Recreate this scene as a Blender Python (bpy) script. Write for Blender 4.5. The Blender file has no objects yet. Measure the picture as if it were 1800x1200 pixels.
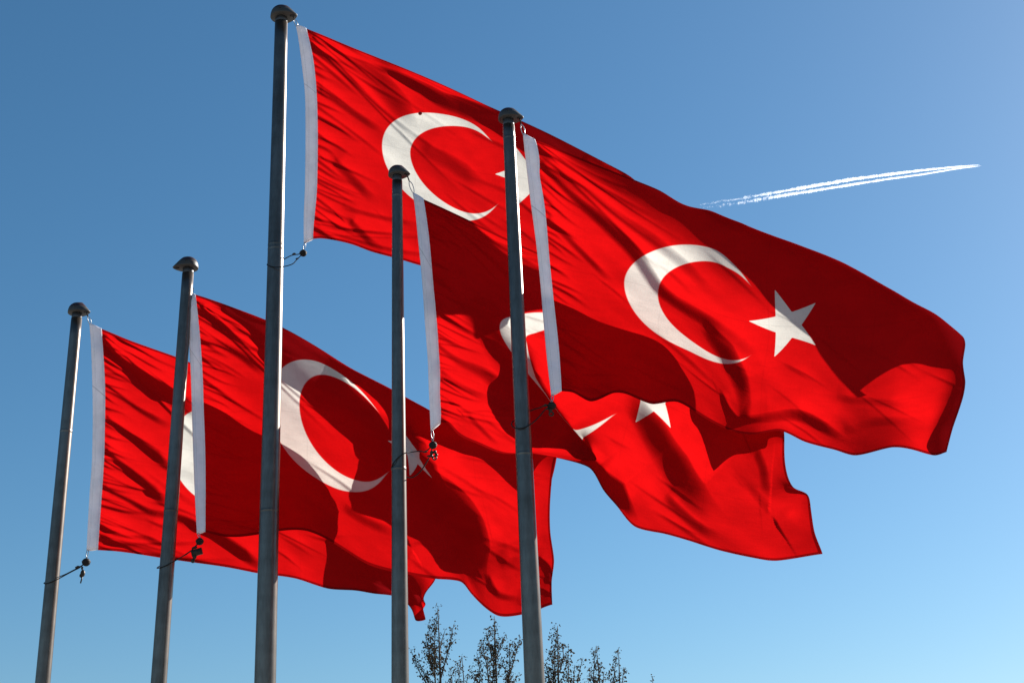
import bpy, bmesh, math, random
import numpy as np
from mathutils import Vector, Matrix

S = bpy.context.scene
COL = S.collection
rad = math.radians

# ---------------------------------------------------------------- camera
FPX = 2432.0                       # focal length in pixels of the 1800x1200 photograph
CAM = np.array([0.0, 0.0, 1.6])
W = np.array([-270.0, 6013.0, -FPX]); W /= np.linalg.norm(W)      # world up seen in camera axes (right, up, back)
bk = np.array([0.0, 0.0, 1.0])
yb = bk - bk.dot(W) * W; yb /= np.linalg.norm(yb)                 # horizontal "back" in camera axes
Yc = -yb
Xc = np.cross(Yc, W)
ROT = np.stack([Xc, Yc, W])                                       # rows: world axes in camera axes -> world = ROT @ cam
RIGHT, UP, BACK = ROT[:, 0], ROT[:, 1], ROT[:, 2]
FWD = -BACK
cam_d = bpy.data.cameras.new('camera')
cam = bpy.data.objects.new('camera', cam_d); COL.objects.link(cam)
M4 = Matrix.Identity(4)
for i in range(3):
    for j in range(3):
        M4[i][j] = ROT[i, j]
    M4[i][3] = CAM[i]
cam.matrix_world = M4
cam_d.sensor_fit = 'HORIZONTAL'; cam_d.sensor_width = 36.0
cam_d.lens = FPX / 1800.0 * 36.0
cam_d.clip_start = 0.1; cam_d.clip_end = 80000.0
S.camera = cam

# ---------------------------------------------------------------- light
SUN_EL, SUN_AZ = 28.0, 48.0        # elevation; degrees right of the view direction (+Y)
SUN = np.array([math.cos(rad(SUN_EL)) * math.sin(rad(SUN_AZ)),
                math.cos(rad(SUN_EL)) * math.cos(rad(SUN_AZ)), math.sin(rad(SUN_EL))])
w = bpy.data.worlds.new('World'); S.world = w; w.use_nodes = True
nt = w.node_tree
for n in list(nt.nodes): nt.nodes.remove(n)
sky = nt.nodes.new('ShaderNodeTexSky'); sky.sky_type = 'NISHITA'; sky.sun_disc = False
sky.sun_elevation = rad(SUN_EL); sky.sun_rotation = rad(SUN_AZ)
sky.altitude = 0; sky.air_density = 1.1; sky.dust_density = 0.48; sky.ozone_density = 6.0
bg = nt.nodes.new('ShaderNodeBackground'); bg.inputs[1].default_value = 0.05
hs = nt.nodes.new('ShaderNodeHueSaturation'); hs.inputs['Saturation'].default_value = 1.1; hs.inputs['Hue'].default_value = 0.489
wo = nt.nodes.new('ShaderNodeOutputWorld')
nt.links.new(sky.outputs[0], hs.inputs['Color']); nt.links.new(hs.outputs[0], bg.inputs[0]); nt.links.new(bg.outputs[0], wo.inputs[0])
sd = bpy.data.lights.new('sun', 'SUN'); sd.energy = 5.0; sd.angle = rad(0.53); sd.color = (1.0, 0.95, 0.88)
so = bpy.data.objects.new('sun', sd); COL.objects.link(so)
so.rotation_euler = Vector(SUN).to_track_quat('Z', 'Y').to_euler()
S.view_settings.view_transform = 'Standard'; S.view_settings.look = 'None'
S.view_settings.exposure = 1.17; S.view_settings.gamma = 1.0
S.view_settings.use_curve_mapping = False
S.cycles.transparent_max_bounces = 48

# ---------------------------------------------------------------- helpers
def ray(px, py):
    px = np.asarray(px, float); py = np.asarray(py, float)
    return (((px - 900.0) / FPX)[..., None] * RIGHT + ((600.0 - py) / FPX)[..., None] * UP + FWD)

def at(px, py, y):
    """point seen at a pixel, on the vertical plane y metres in front of the camera"""
    r = ray(px, py)
    return CAM + r * (np.asarray(y, float) / r[..., 1])[..., None]

def at_z(px, py, z):
    r = ray(px, py)
    return CAM + r * ((z - CAM[2]) / r[..., 2])[..., None]

def proj(P):
    d = np.asarray(P) - CAM
    c = d @ FWD
    return 900 + FPX * (d @ RIGHT) / c, 600 - FPX * (d @ UP) / c

def empty(name, loc, label=None, cat=None, group=None):
    o = bpy.data.objects.new(name, None); COL.objects.link(o)
    o.location = Vector(loc); o.empty_display_size = 0.2
    tag(o, label, cat, group)
    return o

def tag(o, label=None, cat=None, group=None, kind=None):
    if label: o['label'] = label
    if cat: o['category'] = cat
    if group: o['group'] = group
    if kind: o['kind'] = kind
    return o

def obj(name, verts, faces, mat, parent=None, smooth=True, uvs=None, depth=0):
    """link verts (world space) / faces as one mesh object under a parent"""
    me = bpy.data.meshes.new(name)
    off = np.zeros(3)
    p = parent
    while p is not None:
        off = off + np.array(p.location); p = p.parent
    v = np.asarray(verts, float) - off
    me.from_pydata([tuple(x) for x in v], [], faces)
    me.update()
    if uvs is not None:
        lay = me.uv_layers.new(name='UVMap')
        li = np.empty(len(me.loops), dtype=np.int32); me.loops.foreach_get('vertex_index', li)
        lay.data.foreach_set('uv', np.asarray(uvs, np.float32)[li].ravel())
    if smooth:
        me.polygons.foreach_set('use_smooth', [True] * len(me.polygons))
    me.materials.append(mat)
    o = bpy.data.objects.new(name, me); COL.objects.link(o)
    if parent is not None: o.parent = parent
    return o

class MB:
    """collects shapes into one mesh"""
    def __init__(s): s.v = []; s.f = []
    def add(s, v, f):
        b = len(s.v); s.v += [tuple(x) for x in v]; s.f += [tuple(i + b for i in q) for q in f]
    def tube(s, pts, r, n=8, cap=True):
        pts = [np.asarray(p, float) for p in pts]
        rs = r if hasattr(r, '__len__') else [r] * len(pts)
        V = []; F = []
        ref = None
        for i, p in enumerate(pts):
            t = pts[min(i + 1, len(pts) - 1)] - pts[max(i - 1, 0)]
            t = t / (np.linalg.norm(t) + 1e-12)
            if ref is None:
                a = np.array([0, 0, 1.0]) if abs(t[2]) < 0.9 else np.array([1.0, 0, 0])
                ref = np.cross(t, a)
            ref = ref - ref.dot(t) * t; ref /= np.linalg.norm(ref) + 1e-12
            b = np.cross(t, ref)
            for k in range(n):
                a = 2 * math.pi * k / n
                V.append(p + rs[i] * (math.cos(a) * ref + math.sin(a) * b))
        for i in range(len(pts) - 1):
            for k in range(n):
                F.append((i * n + k, i * n + (k + 1) % n, (i + 1) * n + (k + 1) % n, (i + 1) * n + k))
        if cap:
            F.append(tuple(range(n - 1, -1, -1))); F.append(tuple((len(pts) - 1) * n + k for k in range(n)))
        s.add(V, F)
    def sphere(s, c, r, nu=12, nv=8, sc=(1, 1, 1)):
        V = [np.array(c) + np.array([0, 0, r * sc[2]])]; F = []
        for j in range(1, nv):
            th = math.pi * j / nv
            for i in range(nu):
                a = 2 * math.pi * i / nu
                V.append(np.array(c) + r * np.array([sc[0] * math.sin(th) * math.cos(a), sc[1] * math.sin(th) * math.sin(a), sc[2] * math.cos(th)]))
        V.append(np.array(c) - np.array([0, 0, r * sc[2]]))
        for i in range(nu):
            F.append((0, 1 + i, 1 + (i + 1) % nu))
            for j in range(nv - 2):
                a = 1 + j * nu
                F.append((a + i, a + nu + i, a + nu + (i + 1) % nu, a + (i + 1) % nu))
            a = 1 + (nv - 2) * nu
            F.append((a + i, len(V) - 1, a + (i + 1) % nu))
        s.add(V, F)
    def build(s, name, mat, parent=None, smooth=True):
        return obj(name, s.v, s.f, mat, parent, smooth)

def spline(pts, n):
    """Catmull-Rom through points"""
    P = np.asarray(pts, float); P = np.vstack([2 * P[0] - P[1], P, 2 * P[-1] - P[-2]])
    out = []
    m = len(P) - 3
    for i in range(n):
        t = i / (n - 1) * m; k = min(int(t), m - 1); t -= k
        a, b, c, d = P[k:k + 4]
        out.append(0.5 * (2 * b + (c - a) * t + (2 * a - 5 * b + 4 * c - d) * t * t + (3 * b - a - 3 * c + d) * t ** 3))
    return np.array(out)

def tps(src, dst, q, reg=1e-7):
    """thin-plate spline from src (n,2) to dst (n,k), evaluated at q (m,2)"""
    def K(d2):
        return np.where(d2 > 1e-14, d2 * np.log(np.maximum(d2, 1e-14)), 0.0)
    n = len(src)
    A = np.zeros((n + 3, n + 3))
    A[:n, :n] = K(((src[:, None] - src[None]) ** 2).sum(-1)) + reg * np.eye(n)
    A[:n, n] = 1; A[:n, n + 1:] = src; A[n, :n] = 1; A[n + 1:, :n] = src.T
    b = np.zeros((n + 3, dst.shape[1])); b[:n] = dst
    c = np.linalg.solve(A, b)
    return K(((q[:, None] - src[None]) ** 2).sum(-1)) @ c[:n] + c[n] + q @ c[n + 1:]

def polydist(px, py, pts):
    """distance, side (+ towards the sun's side of the picture) and position 0..1 along a polyline"""
    pts = np.asarray(pts, float)
    seg = np.linalg.norm(np.diff(pts, axis=0), axis=1); cum = np.r_[0, np.cumsum(seg)]; tot = cum[-1]
    best = np.full(px.shape, 1e18); sg = np.zeros(px.shape); ds = []; ts = []
    for i in range(len(pts) - 1):
        a, b = pts[i], pts[i + 1]; d = b - a; L = seg[i]
        if L < 1e-6: continue
        t = np.clip(((px - a[0]) * d[0] + (py - a[1]) * d[1]) / (L * L), 0, 1)
        dx = px - (a[0] + t * d[0]); dy = py - (a[1] + t * d[1])
        dd = dx * dx + dy * dy
        n = np.array([-d[1], d[0]]) / L
        if n @ np.array([0.86, -0.5]) < 0: n = -n
        side = dx * n[0] + dy * n[1]
        m = dd < best
        best = np.where(m, dd, best); sg = np.where(m, np.where(side >= 0, 1.0, -1.0), sg)
        ds.append(np.sqrt(dd)); ts.append((cum[i] + t * L) / tot)
    ds = np.array(ds); d0 = np.sqrt(best)
    wt = np.exp(-(ds - d0) / 7.0)                              # soft choice of the nearest stretch: no jumps inside bends
    return d0, sg, (wt * np.array(ts)).sum(0) / wt.sum(0)

def sstep(a, b, x):
    t = np.clip((x - a) / (b - a), 0, 1)
    return t * t * (3 - 2 * t)

# ---------------------------------------------------------------- materials
class NB:
    """small node-building helper"""
    def __init__(s, name):
        s.m = bpy.data.materials.new(name); s.m.use_nodes = True
        s.t = s.m.node_tree
        for n in list(s.t.nodes): s.t.nodes.remove(n)
        s.out = s.t.nodes.new('ShaderNodeOutputMaterial')
    def n(s, typ, **kw):
        nd = s.t.nodes.new(typ)
        for k, v in kw.items(): setattr(nd, k, v)
        return nd
    def l(s, a, b): s.t.links.new(a, b)
    def val(s, sock, v):
        if isinstance(v, bpy.types.NodeSocket): s.l(v, sock)
        else: sock.default_value = v
    def math(s, op, a, b=0.0, c=None):
        nd = s.n('ShaderNodeMath', operation=op)
        s.val(nd.inputs[0], a); s.val(nd.inputs[1], b)
        if c is not None: s.val(nd.inputs[2], c)
        return nd.outputs[0]
    def ramp(s, x, a, b, lo=0.0, hi=1.0):
        nd = s.n('ShaderNodeMapRange', interpolation_type='SMOOTHSTEP')
        s.val(nd.inputs[0], x); nd.inputs[1].default_value = a; nd.inputs[2].default_value = b
        nd.inputs[3].default_value = lo; nd.inputs[4].default_value = hi
        return nd.outputs[0]
    def mix(s, f, a, b):
        nd = s.n('ShaderNodeMix', data_type='RGBA')
        s.val(nd.inputs[0], f); s.val(nd.inputs[6], a); s.val(nd.inputs[7], b)
        return nd.outputs[2]
    def noise(s, scale, detail=3.0, rough=0.5, vec=None, stretch=None):
        tc = s.n('ShaderNodeTexCoord')
        src = tc.outputs['Object'] if vec is None else vec
        if stretch:
            mp = s.n('ShaderNodeMapping'); mp.inputs['Scale'].default_value = stretch
            s.l(src, mp.inputs[0]); src = mp.outputs[0]
        nd = s.n('ShaderNodeTexNoise'); nd.inputs['Scale'].default_value = scale
        nd.inputs['Detail'].default_value = detail; nd.inputs['Roughness'].default_value = rough
        s.l(src, nd.inputs['Vector'])
        return nd.outputs[0]

def principled(name, col, rough=0.5, metal=0.0, var=0.15, scale=8.0, bump=0.0, stretch=None, spec=0.5):
    b = NB(name)
    p = b.n('ShaderNodeBsdfPrincipled')
    nz = b.noise(scale, 4, 0.6, stretch=stretch)
    lo = tuple(c * (1 - var) for c in col) + (1,); hi = tuple(min(1, c * (1 + var)) for c in col) + (1,)
    b.l(b.mix(b.ramp(nz, 0.3, 0.7), lo, hi), p.inputs['Base Color'])
    p.inputs['Metallic'].default_value = metal
    p.inputs['Specular IOR Level'].default_value = spec
    b.l(b.ramp(nz, 0.25, 0.75, max(0.02, rough - 0.08), rough + 0.08), p.inputs['Roughness'])
    if bump:
        bm = b.n('ShaderNodeBump'); bm.inputs['Strength'].default_value = bump; bm.inputs['Distance'].default_value = 0.01
        b.l(nz, bm.inputs['Height']); b.l(bm.outputs[0], p.inputs['Normal'])
    b.l(p.outputs[0], b.out.inputs[0])
    return b.m

def flag_cloth():
    """thin red cloth with the white crescent and star laid out on the flag's own u (0..1.5) and v (0..1)"""
    b = NB('flag_cloth')
    uv = b.n('ShaderNodeUVMap'); uv.uv_map = 'UVMap'
    sp = b.n('ShaderNodeSeparateXYZ'); b.l(uv.outputs[0], sp.inputs[0])
    u, v = sp.outputs[0], sp.outputs[1]
    def circ(cx, cy, r):
        dx = b.math('SUBTRACT', u, cx); dy = b.math('SUBTRACT', v, cy)
        d = b.math('SQRT', b.math('ADD', b.math('MULTIPLY', dx, dx), b.math('MULTIPLY', dy, dy)))
        return b.math('SUBTRACT', r, d)
    E = 0.0022
    outer = b.ramp(circ(0.5, 0.5, 0.25), -E, E)
    inner = b.ramp(circ(0.5625, 0.5, 0.2), -E, E)
    cres = b.math('MULTIPLY', outer, b.math('SUBTRACT', 1.0, inner))
    cx, R = 0.8208, 0.125
    tot = None
    for k in range(5):
        a = rad(180 + 72 * k)
        dx = b.math('MULTIPLY', b.math('SUBTRACT', u, cx), math.cos(a))
        dy = b.math('MULTIPLY', b.math('SUBTRACT', v, 0.5), math.sin(a))
        h = b.ramp(b.math('SUBTRACT', R * 0.309, b.math('ADD', dx, dy)), -E, E)
        tot = h if tot is None else b.math('ADD', tot, h)
    star = b.ramp(tot, 3.2, 3.8)
    white = b.math('MAXIMUM', cres, star)
    # double-sewn hems along the free edges, a sewn joint across the middle, weave unevenness
    em = b.math('MINIMUM', b.math('MINIMUM', v, b.math('SUBTRACT', 1.0, v)), b.math('SUBTRACT', 1.5, u))
    hem = b.ramp(em, 0.010, 0.012, 0.36, 1.0)
    st = b.ramp(b.math('ABSOLUTE', b.math('SUBTRACT', em, 0.0115)), 0.0004, 0.0014, 0.8, 1.0)
    seam = b.ramp(b.math('ABSOLUTE', b.math('SUBTRACT', v, 0.505)), 0.0006, 0.0022, 0.86, 1.0)
    cmb = b.n('ShaderNodeCombineXYZ'); b.l(u, cmb.inputs[0]); b.l(v, cmb.inputs[1])
    weave = b.ramp(b.noise(7.0, 5, 0.65, vec=cmb.outputs[0], stretch=(1, 2.2, 1)), 0.25, 0.75, 0.88, 1.06)
    weave2 = b.ramp(b.noise(160.0, 2, 0.6, vec=cmb.outputs[0], stretch=(1, 1.6, 1)), 0.25, 0.75, 0.95, 1.03)
    def packline(x, at_, wd):
        return b.ramp(b.math('ABSOLUTE', b.math('SUBTRACT', x, at_)), 0.0004, wd, 0.93, 1.0)
    for x, at_ in ((u, 0.38), (u, 0.76), (u, 1.13), (v, 0.26), (v, 0.75)):
        seam = b.math('MULTIPLY', seam, packline(x, at_, 0.003))
    thread = b.ramp(b.noise(300.0, 2, 0.7, vec=cmb.outputs[0], stretch=(0.06, 1, 1)), 0.3, 0.7, 0.965, 1.02)
    thread2 = b.ramp(b.noise(300.0, 2, 0.7, vec=cmb.outputs[0], stretch=(1, 0.06, 1)), 0.3, 0.7, 0.965, 1.02)
    seam = b.math('MULTIPLY', seam, b.math('MULTIPLY', thread, thread2))
    k = b.math('MULTIPLY', b.math('MULTIPLY', hem, seam), b.math('MULTIPLY', b.math('MULTIPLY', weave, weave2), st))
    tcol = b.mix(white, (0.268, 0.0017, 0.0020, 1), (0.305, 0.294, 0.266, 1))
    dcol = b.mix(white, (0.10, 0.002, 0.003, 1), (0.16, 0.155, 0.16, 1))
    vm = b.n('ShaderNodeVectorMath', operation='SCALE'); b.l(tcol, vm.inputs[0]); b.l(k, vm.inputs[3])
    fine = b.noise(34.0, 4, 0.6, vec=cmb.outputs[0], stretch=(1, 1.7, 1))
    bp = b.n('ShaderNodeBump'); bp.inputs['Strength'].default_value = 0.10; bp.inputs['Distance'].default_value = 0.02
    b.l(fine, bp.inputs['Height'])
    tr = b.n('ShaderNodeBsdfTranslucent'); b.l(vm.outputs[0], tr.inputs[0]); b.l(bp.outputs[0], tr.inputs['Normal'])
    df = b.n('ShaderNodeBsdfDiffuse'); b.l(dcol, df.inputs[0]); b.l(bp.outputs[0], df.inputs['Normal'])
    ad = b.n('ShaderNodeAddShader'); b.l(tr.outputs[0], ad.inputs[0]); b.l(df.outputs[0], ad.inputs[1])
    b.l(ad.outputs[0], b.out.inputs[0])
    return b.m

def heading_cloth():
    b = NB('heading_canvas')
    uv = b.n('ShaderNodeUVMap'); uv.uv_map = 'UVMap'
    sp = b.n('ShaderNodeSeparateXYZ'); b.l(uv.outputs[0], sp.inputs[0])
    a, v = sp.outputs[0], sp.outputs[1]
    nz = b.ramp(b.noise(30.0, 4, 0.6), 0.3, 0.7, 0.96, 1.0)
    dirt = b.ramp(b.noise(5.0, 4, 0.65), 0.35, 0.75, 1.0, 0.90)
    dash = b.ramp(b.math('FRACT', b.math('MULTIPLY', v, 150.0)), 0.55, 0.65, 1.0, 0.0)
    line = b.ramp(b.math('ABSOLUTE', b.math('SUBTRACT', a, 0.86)), 0.012, 0.03, 1.0, 0.0)
    line2 = b.ramp(b.math('ABSOLUTE', b.math('SUBTRACT', a, 0.30)), 0.012, 0.03, 1.0, 0.0)
    st = b.math('SUBTRACT', 1.0, b.math('MULTIPLY', b.math('MULTIPLY', b.math('MAXIMUM', line, line2), dash), 0.22))
    join = b.ramp(b.math('ABSOLUTE', b.math('SUBTRACT', v, 0.31)), 0.0015, 0.004, 0.72, 1.0)
    f = b.math('MULTIPLY', b.math('MULTIPLY', nz, dirt), b.math('MULTIPLY', st, join))
    c = b.n('ShaderNodeVectorMath', operation='SCALE'); c.inputs[0].default_value = (0.80, 0.775, 0.835); b.l(f, c.inputs[3])
    c2 = b.n('ShaderNodeVectorMath', operation='SCALE'); c2.inputs[0].default_value = (0.17, 0.158, 0.15); b.l(f, c2.inputs[3])
    df = b.n('ShaderNodeBsdfDiffuse'); b.l(c.outputs[0], df.inputs[0])
    tr = b.n('ShaderNodeBsdfTranslucent'); b.l(c2.outputs[0], tr.inputs[0])
    ad = b.n('ShaderNodeAddShader'); b.l(df.outputs[0], ad.inputs[0]); b.l(tr.outputs[0], ad.inputs[1])
    b.l(ad.outputs[0], b.out.inputs[0])
    return b.m

M = {}
M['cloth'] = flag_cloth()
M['heading'] = heading_cloth()
def pole_metal():
    b = NB('weathered_aluminium')
    p = b.n('ShaderNodeBsdfPrincipled')
    big = b.noise(1.6, 4, 0.6, stretch=(4, 4, 1))
    fine = b.noise(26.0, 4, 0.65, stretch=(3, 3, 0.5))
    ring = b.noise(3.0, 3, 0.6, stretch=(0.05, 0.05, 2.5))
    f = b.math('ADD', b.math('MULTIPLY', big, 0.5), b.math('ADD', b.math('MULTIPLY', fine, 0.25), b.math('MULTIPLY', ring, 0.25)))
    b.l(b.mix(b.ramp(f, 0.35, 0.65), (0.098, 0.081, 0.070, 1), (0.190, 0.160, 0.138, 1)), p.inputs['Base Color'])
    p.inputs['Metallic'].default_value = 0.85
    b.l(b.ramp(f, 0.3, 0.7, 0.345, 0.315), p.inputs['Roughness'])
    p.inputs['Specular Tint'].default_value = (0.75, 0.75, 0.75, 1)
    bp = b.n('ShaderNodeBump'); bp.inputs['Strength'].default_value = 0.03; bp.inputs['Distance'].default_value = 0.002
    b.l(fine, bp.inputs['Height']); b.l(bp.outputs[0], p.inputs['Normal'])
    b.l(p.outputs[0], b.out.inputs[0])
    return b.m
M['pole'] = pole_metal()
M['truck'] = principled('cast_alloy', (0.048, 0.044, 0.038), 0.55, 0.1, 0.12, 30)
M['dome'] = principled('dark_red_enamel', (0.035, 0.007, 0.006), 0.5, 0.0, 0.2, 20)
M['collar'] = principled('collar_alloy', (0.07, 0.07, 0.072), 0.5, 0.5, 0.12, 30)
M['dark'] = principled('dark_recess', (0.015, 0.015, 0.015), 0.6)
M['rubber'] = principled('black_rubber', (0.014, 0.012, 0.011), 0.6, 0.0, 0.3, 40, spec=0.2)
M['brass'] = principled('tarnished_fitting', (0.035, 0.026, 0.018), 0.5, 0.2, 0.3, 60, spec=0.3)
M['steel'] = principled('steel_hook', (0.45, 0.45, 0.45), 0.3, 0.9, 0.1, 40)
M['paving'] = principled('stone_paving', (0.24, 0.225, 0.205), 0.85, 0.0, 0.25, 0.8, 0.1)
M['bark'] = principled('bark', (0.045, 0.036, 0.028), 0.85, 0.0, 0.3, 12, 0.3)

def leaf_mat():
    b = NB('young_leaf')
    nz = b.noise(3.0, 3, 0.6)
    c = b.mix(b.ramp(nz, 0.3, 0.7), (0.048, 0.039, 0.024, 1), (0.078, 0.062, 0.038, 1))
    df = b.n('ShaderNodeBsdfDiffuse'); b.l(c, df.inputs[0])
    tr = b.n('ShaderNodeBsdfTranslucent'); tr.inputs[0].default_value = (0.014, 0.009, 0.004, 1)
    ad = b.n('ShaderNodeAddShader'); b.l(df.outputs[0], ad.inputs[0]); b.l(tr.outputs[0], ad.inputs[1])
    b.l(ad.outputs[0], b.out.inputs[0])
    return b.m
M['leaf'] = leaf_mat()

def vapour_mat():
    """thin ice cloud: denser in its middle, breaking up towards its old end (u = 0)"""
    b = NB('ice_vapour')
    uv = b.n('ShaderNodeUVMap'); uv.uv_map = 'UVMap'
    sp = b.n('ShaderNodeSeparateXYZ'); b.l(uv.outputs[0], sp.inputs[0])
    df = b.n('ShaderNodeBsdfDiffuse'); df.inputs[0].default_value = (0.9, 0.9, 0.9, 1)
    tr = b.n('ShaderNodeBsdfTranslucent'); tr.inputs[0].default_value = (0.9, 0.9, 0.9, 1)
    ad = b.n('ShaderNodeAddShader'); b.l(df.outputs[0], ad.inputs[0]); b.l(tr.outputs[0], ad.inputs[1])
    tp = b.n('ShaderNodeBsdfTransparent')
    mx = b.n('ShaderNodeMixShader')
    lw = b.n('ShaderNodeLayerWeight'); lw.inputs[0].default_value = 0.5
    core = b.ramp(lw.outputs['Facing'], 0.0, 0.85, 0.34, 0.0)
    nz = b.noise(0.018, 4, 0.6)
    age = b.ramp(sp.outputs[0], 0.0, 0.62, 0.56, 0.12)
    d = b.math('SUBTRACT', nz, age)
    brk = b.ramp(d, -0.06, 0.12, 0.0, 1.0)
    thin = b.ramp(sp.outputs[0], 0.0, 0.6, 0.42, 1.0)
    b.l(b.math('MULTIPLY', core, b.math('MULTIPLY', brk, thin)), mx.inputs[0])
    b.l(tp.outputs[0], mx.inputs[1]); b.l(ad.outputs[0], mx.inputs[2])
    b.l(mx.outputs[0], b.out.inputs[0])
    return b.m
M['vapour'] = vapour_mat()

# ---------------------------------------------------------------- ground
R = 6000.0; n = 96
gv = [(0, 0, 0)] + [(R * math.cos(2 * math.pi * i / n), R * math.sin(2 * math.pi * i / n), 0) for i in range(n)]
gf = [(0, 1 + i, 1 + (i + 1) % n) for i in range(n)]
tag(obj('ground', gv, gf, M['paving'], None, False), kind='structure')

# ---------------------------------------------------------------- flagpoles
def flagpole(top, low, y, w_top, w_low, nose_az, label, seams=()):
    """top / low: pixels of the axis at the truck and near the picture's foot; widths in pixels"""
    P1 = at(*top, y)
    r = ray(*low); t = (P1[:2] @ r[:2]) / (r[:2] @ r[:2]); P2 = CAM + r * t
    P0 = P1 + (P2 - P1) * (P1[2] / (P1[2] - P2[2]))          # foot on the ground
    z1 = (P1 - CAM) @ FWD; z2 = (P2 - CAM) @ FWD
    r1 = w_top * 0.5 * z1 / FPX; r2 = w_low * 0.5 * z2 / FPX
    r0 = r2 + (r2 - r1) * 0.15
    root = empty('flagpole', P0, label, 'flagpole', 'tall metal flagpoles in the row')
    def axis(z): return P0 + (P1 - P0) * (z / P1[2])
    def rz(z):
        k = z / P1[2]; k2 = P2[2] / P1[2]
        return r0 + (r2 - r0) * k / k2 if k < k2 else r2 + (r1 - r2) * (k - k2) / (1 - k2)
    mb = MB()
    zs = [0.0, 0.02]
    ztop = P1[2] - 0.05
    zs = list(np.linspace(0, ztop, 40))
    for sm in seams:                                           # sleeve joints: a slight step round the pole
        zs += [sm - 0.03, sm - 0.008, sm - 0.004, sm, sm + 0.012, sm + 0.016, sm + 0.02, sm + 0.045]
    zs = sorted(zs)
    rr = [rz(z) + (0.0014 if any(abs(z - (s + 0.006)) < 0.0075 for s in seams) else 0) for z in zs]
    mb.tube([axis(z) for z in zs], rr, 40)
    mb.build('shaft', M['pole'], root)
    # base plate
    bp = MB(); bp.tube([P0 + [0, 0, 0.001], P0 + [0, 0, 0.025]], r0 * 2.2, 32); bp.build('base_plate', M['pole'], root, False)
    # collar and truck (the turning cap with its beak over the halyard)
    c = MB(); c.tube([P1 - [0, 0, 0.055], P1 - [0, 0, 0.05], P1 + [0, 0, 0.004]], [r1 * 0.86, r1 * 0.95, r1 * 0.95], 32)
    c.build('collar', M['collar'], root)
    k = r1 / 0.045
    Rr = 0.078 * k; nose = 0.125 * k; H = 0.098 * k
    ca, sa = math.cos(rad(nose_az)), math.sin(rad(nose_az))
    N = 40
    def outline(h):
        s = math.sqrt(max(0.0, 1 - h ** 2.6)) if h > 0 else 1.0
        pts = []
        for i in range(N):
            a = 2 * math.pi * i / N
            x, yv = math.cos(a), math.sin(a)
            if x > 0:
                nl = nose * (1 - 0.75 * h) ** 0.8 / Rr
                X = x * max(nl, s * 0.9) if h < 0.99 else 0
                Yv = yv * (1 - 0.25 * x ** 2) * s
            else:
                X = x * s; Yv = yv * s
            pts.append((X * Rr, Yv * Rr))
        return pts
    hs = [0.0, 0.04, 0.12, 0.22, 0.32, 0.42, 0.52]
    hd = [0.52, 0.62, 0.72, 0.82, 0.9, 0.96, 0.99]
    def loft(levels, closed_bottom, closed_top, grow=1.0):
        V = []; F = []
        for j, h in enumerate(levels):
            g = 0.955 if h == 0.0 else 1.0
            for X, Yv in outline(h):
                V.append(P1 + np.array([(X * ca - Yv * sa) * g * grow, (X * sa + Yv * ca) * g * grow, h * H]))
        for j in range(len(levels) - 1):
            for i in range(N):
                F.append((j * N + i, j * N + (i + 1) % N, (j + 1) * N + (i + 1) % N, (j + 1) * N + i))
        if closed_bottom: F.append(tuple(range(N - 1, -1, -1)))
        if closed_top: F.append(tuple((len(levels) - 1) * N + i for i in range(N)))
        return V, F
    V, F = loft(hs, True, True)
    tr = obj('truck', V, F, M['truck'], root)
    V, F = loft(hd, False, True, 1.006)
    obj('dome', V, F, M['dome'], tr)
    sl = MB()
    c0 = P1 + np.array([ca, sa, 0]) * nose * 0.72 - np.array([0, 0, 0.002])
    sl.sphere(c0, 0.017 * k, 12, 6, (1.3, 1, 0.35)); sl.build('halyard_slot', M['dark'], tr)
    scw = MB()
    side = np.array([sa, -ca, 0]) if sa - ca < 0 or True else 0
    if side[1] > 0: side = -side
    sp = P1 + np.array([ca, sa, 0]) * Rr * 0.25 + side * Rr * 0.955 + np.array([0, 0, H * 0.42])
    scw.sphere(sp, 0.006 * k, 8, 6); scw.build('screw', M['dark'], tr)
    return dict(root=root, axis=axis, top=P1, nose=P1 + np.array([ca, sa, 0]) * nose * 0.72, r=rz)

YE, YD, YC, YB, YA = 9.1, 9.6, 10.5, 10.9, 11.25
def zpx(px, py, y): return float(at(px, py, y)[2])
PE = flagpole((893.5, 211), (940, 1200), YE, 20.5, 36, -14, 'grey pole at the right end of the row, in front of all the flags', seams=[zpx(895, 245, YE), zpx(918, 800, YE)])
PD = flagpole((698, 309), (703.5, 1200), YD, 18, 31, -14, 'grey pole with a sunlit right edge, second from the right', seams=[zpx(698, 346, YD), zpx(701, 826, YD)])
PC = flagpole((494.5, 32), (466, 1200), YC, 22, 38, -14, 'tallest grey pole in the middle, thicker than the others', seams=[zpx(485, 432, YC), zpx(484, 440, YC), zpx(470, 900, YC)])
PB = flagpole((331, 472), (279, 1200), YB, 20, 28, 194, 'grey pole whose cap beak points left, second from the left', seams=[zpx(300, 900, YB)])
PA = flagpole((135.5, 551), (75, 1200), YA, 18.5, 26, -14, 'leaning grey pole at the far left of the row', seams=[zpx(110, 760, YA)])

# ---------------------------------------------------------------- flags
def sunpt(px, py, y, t):
    """pixel and plane distance of the point t metres sunwards of the one seen at (px,py) on plane y"""
    P = at(px, py, y) + SUN * t
    a, b = proj(P)
    return float(a), float(b), float(P[1])

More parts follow.
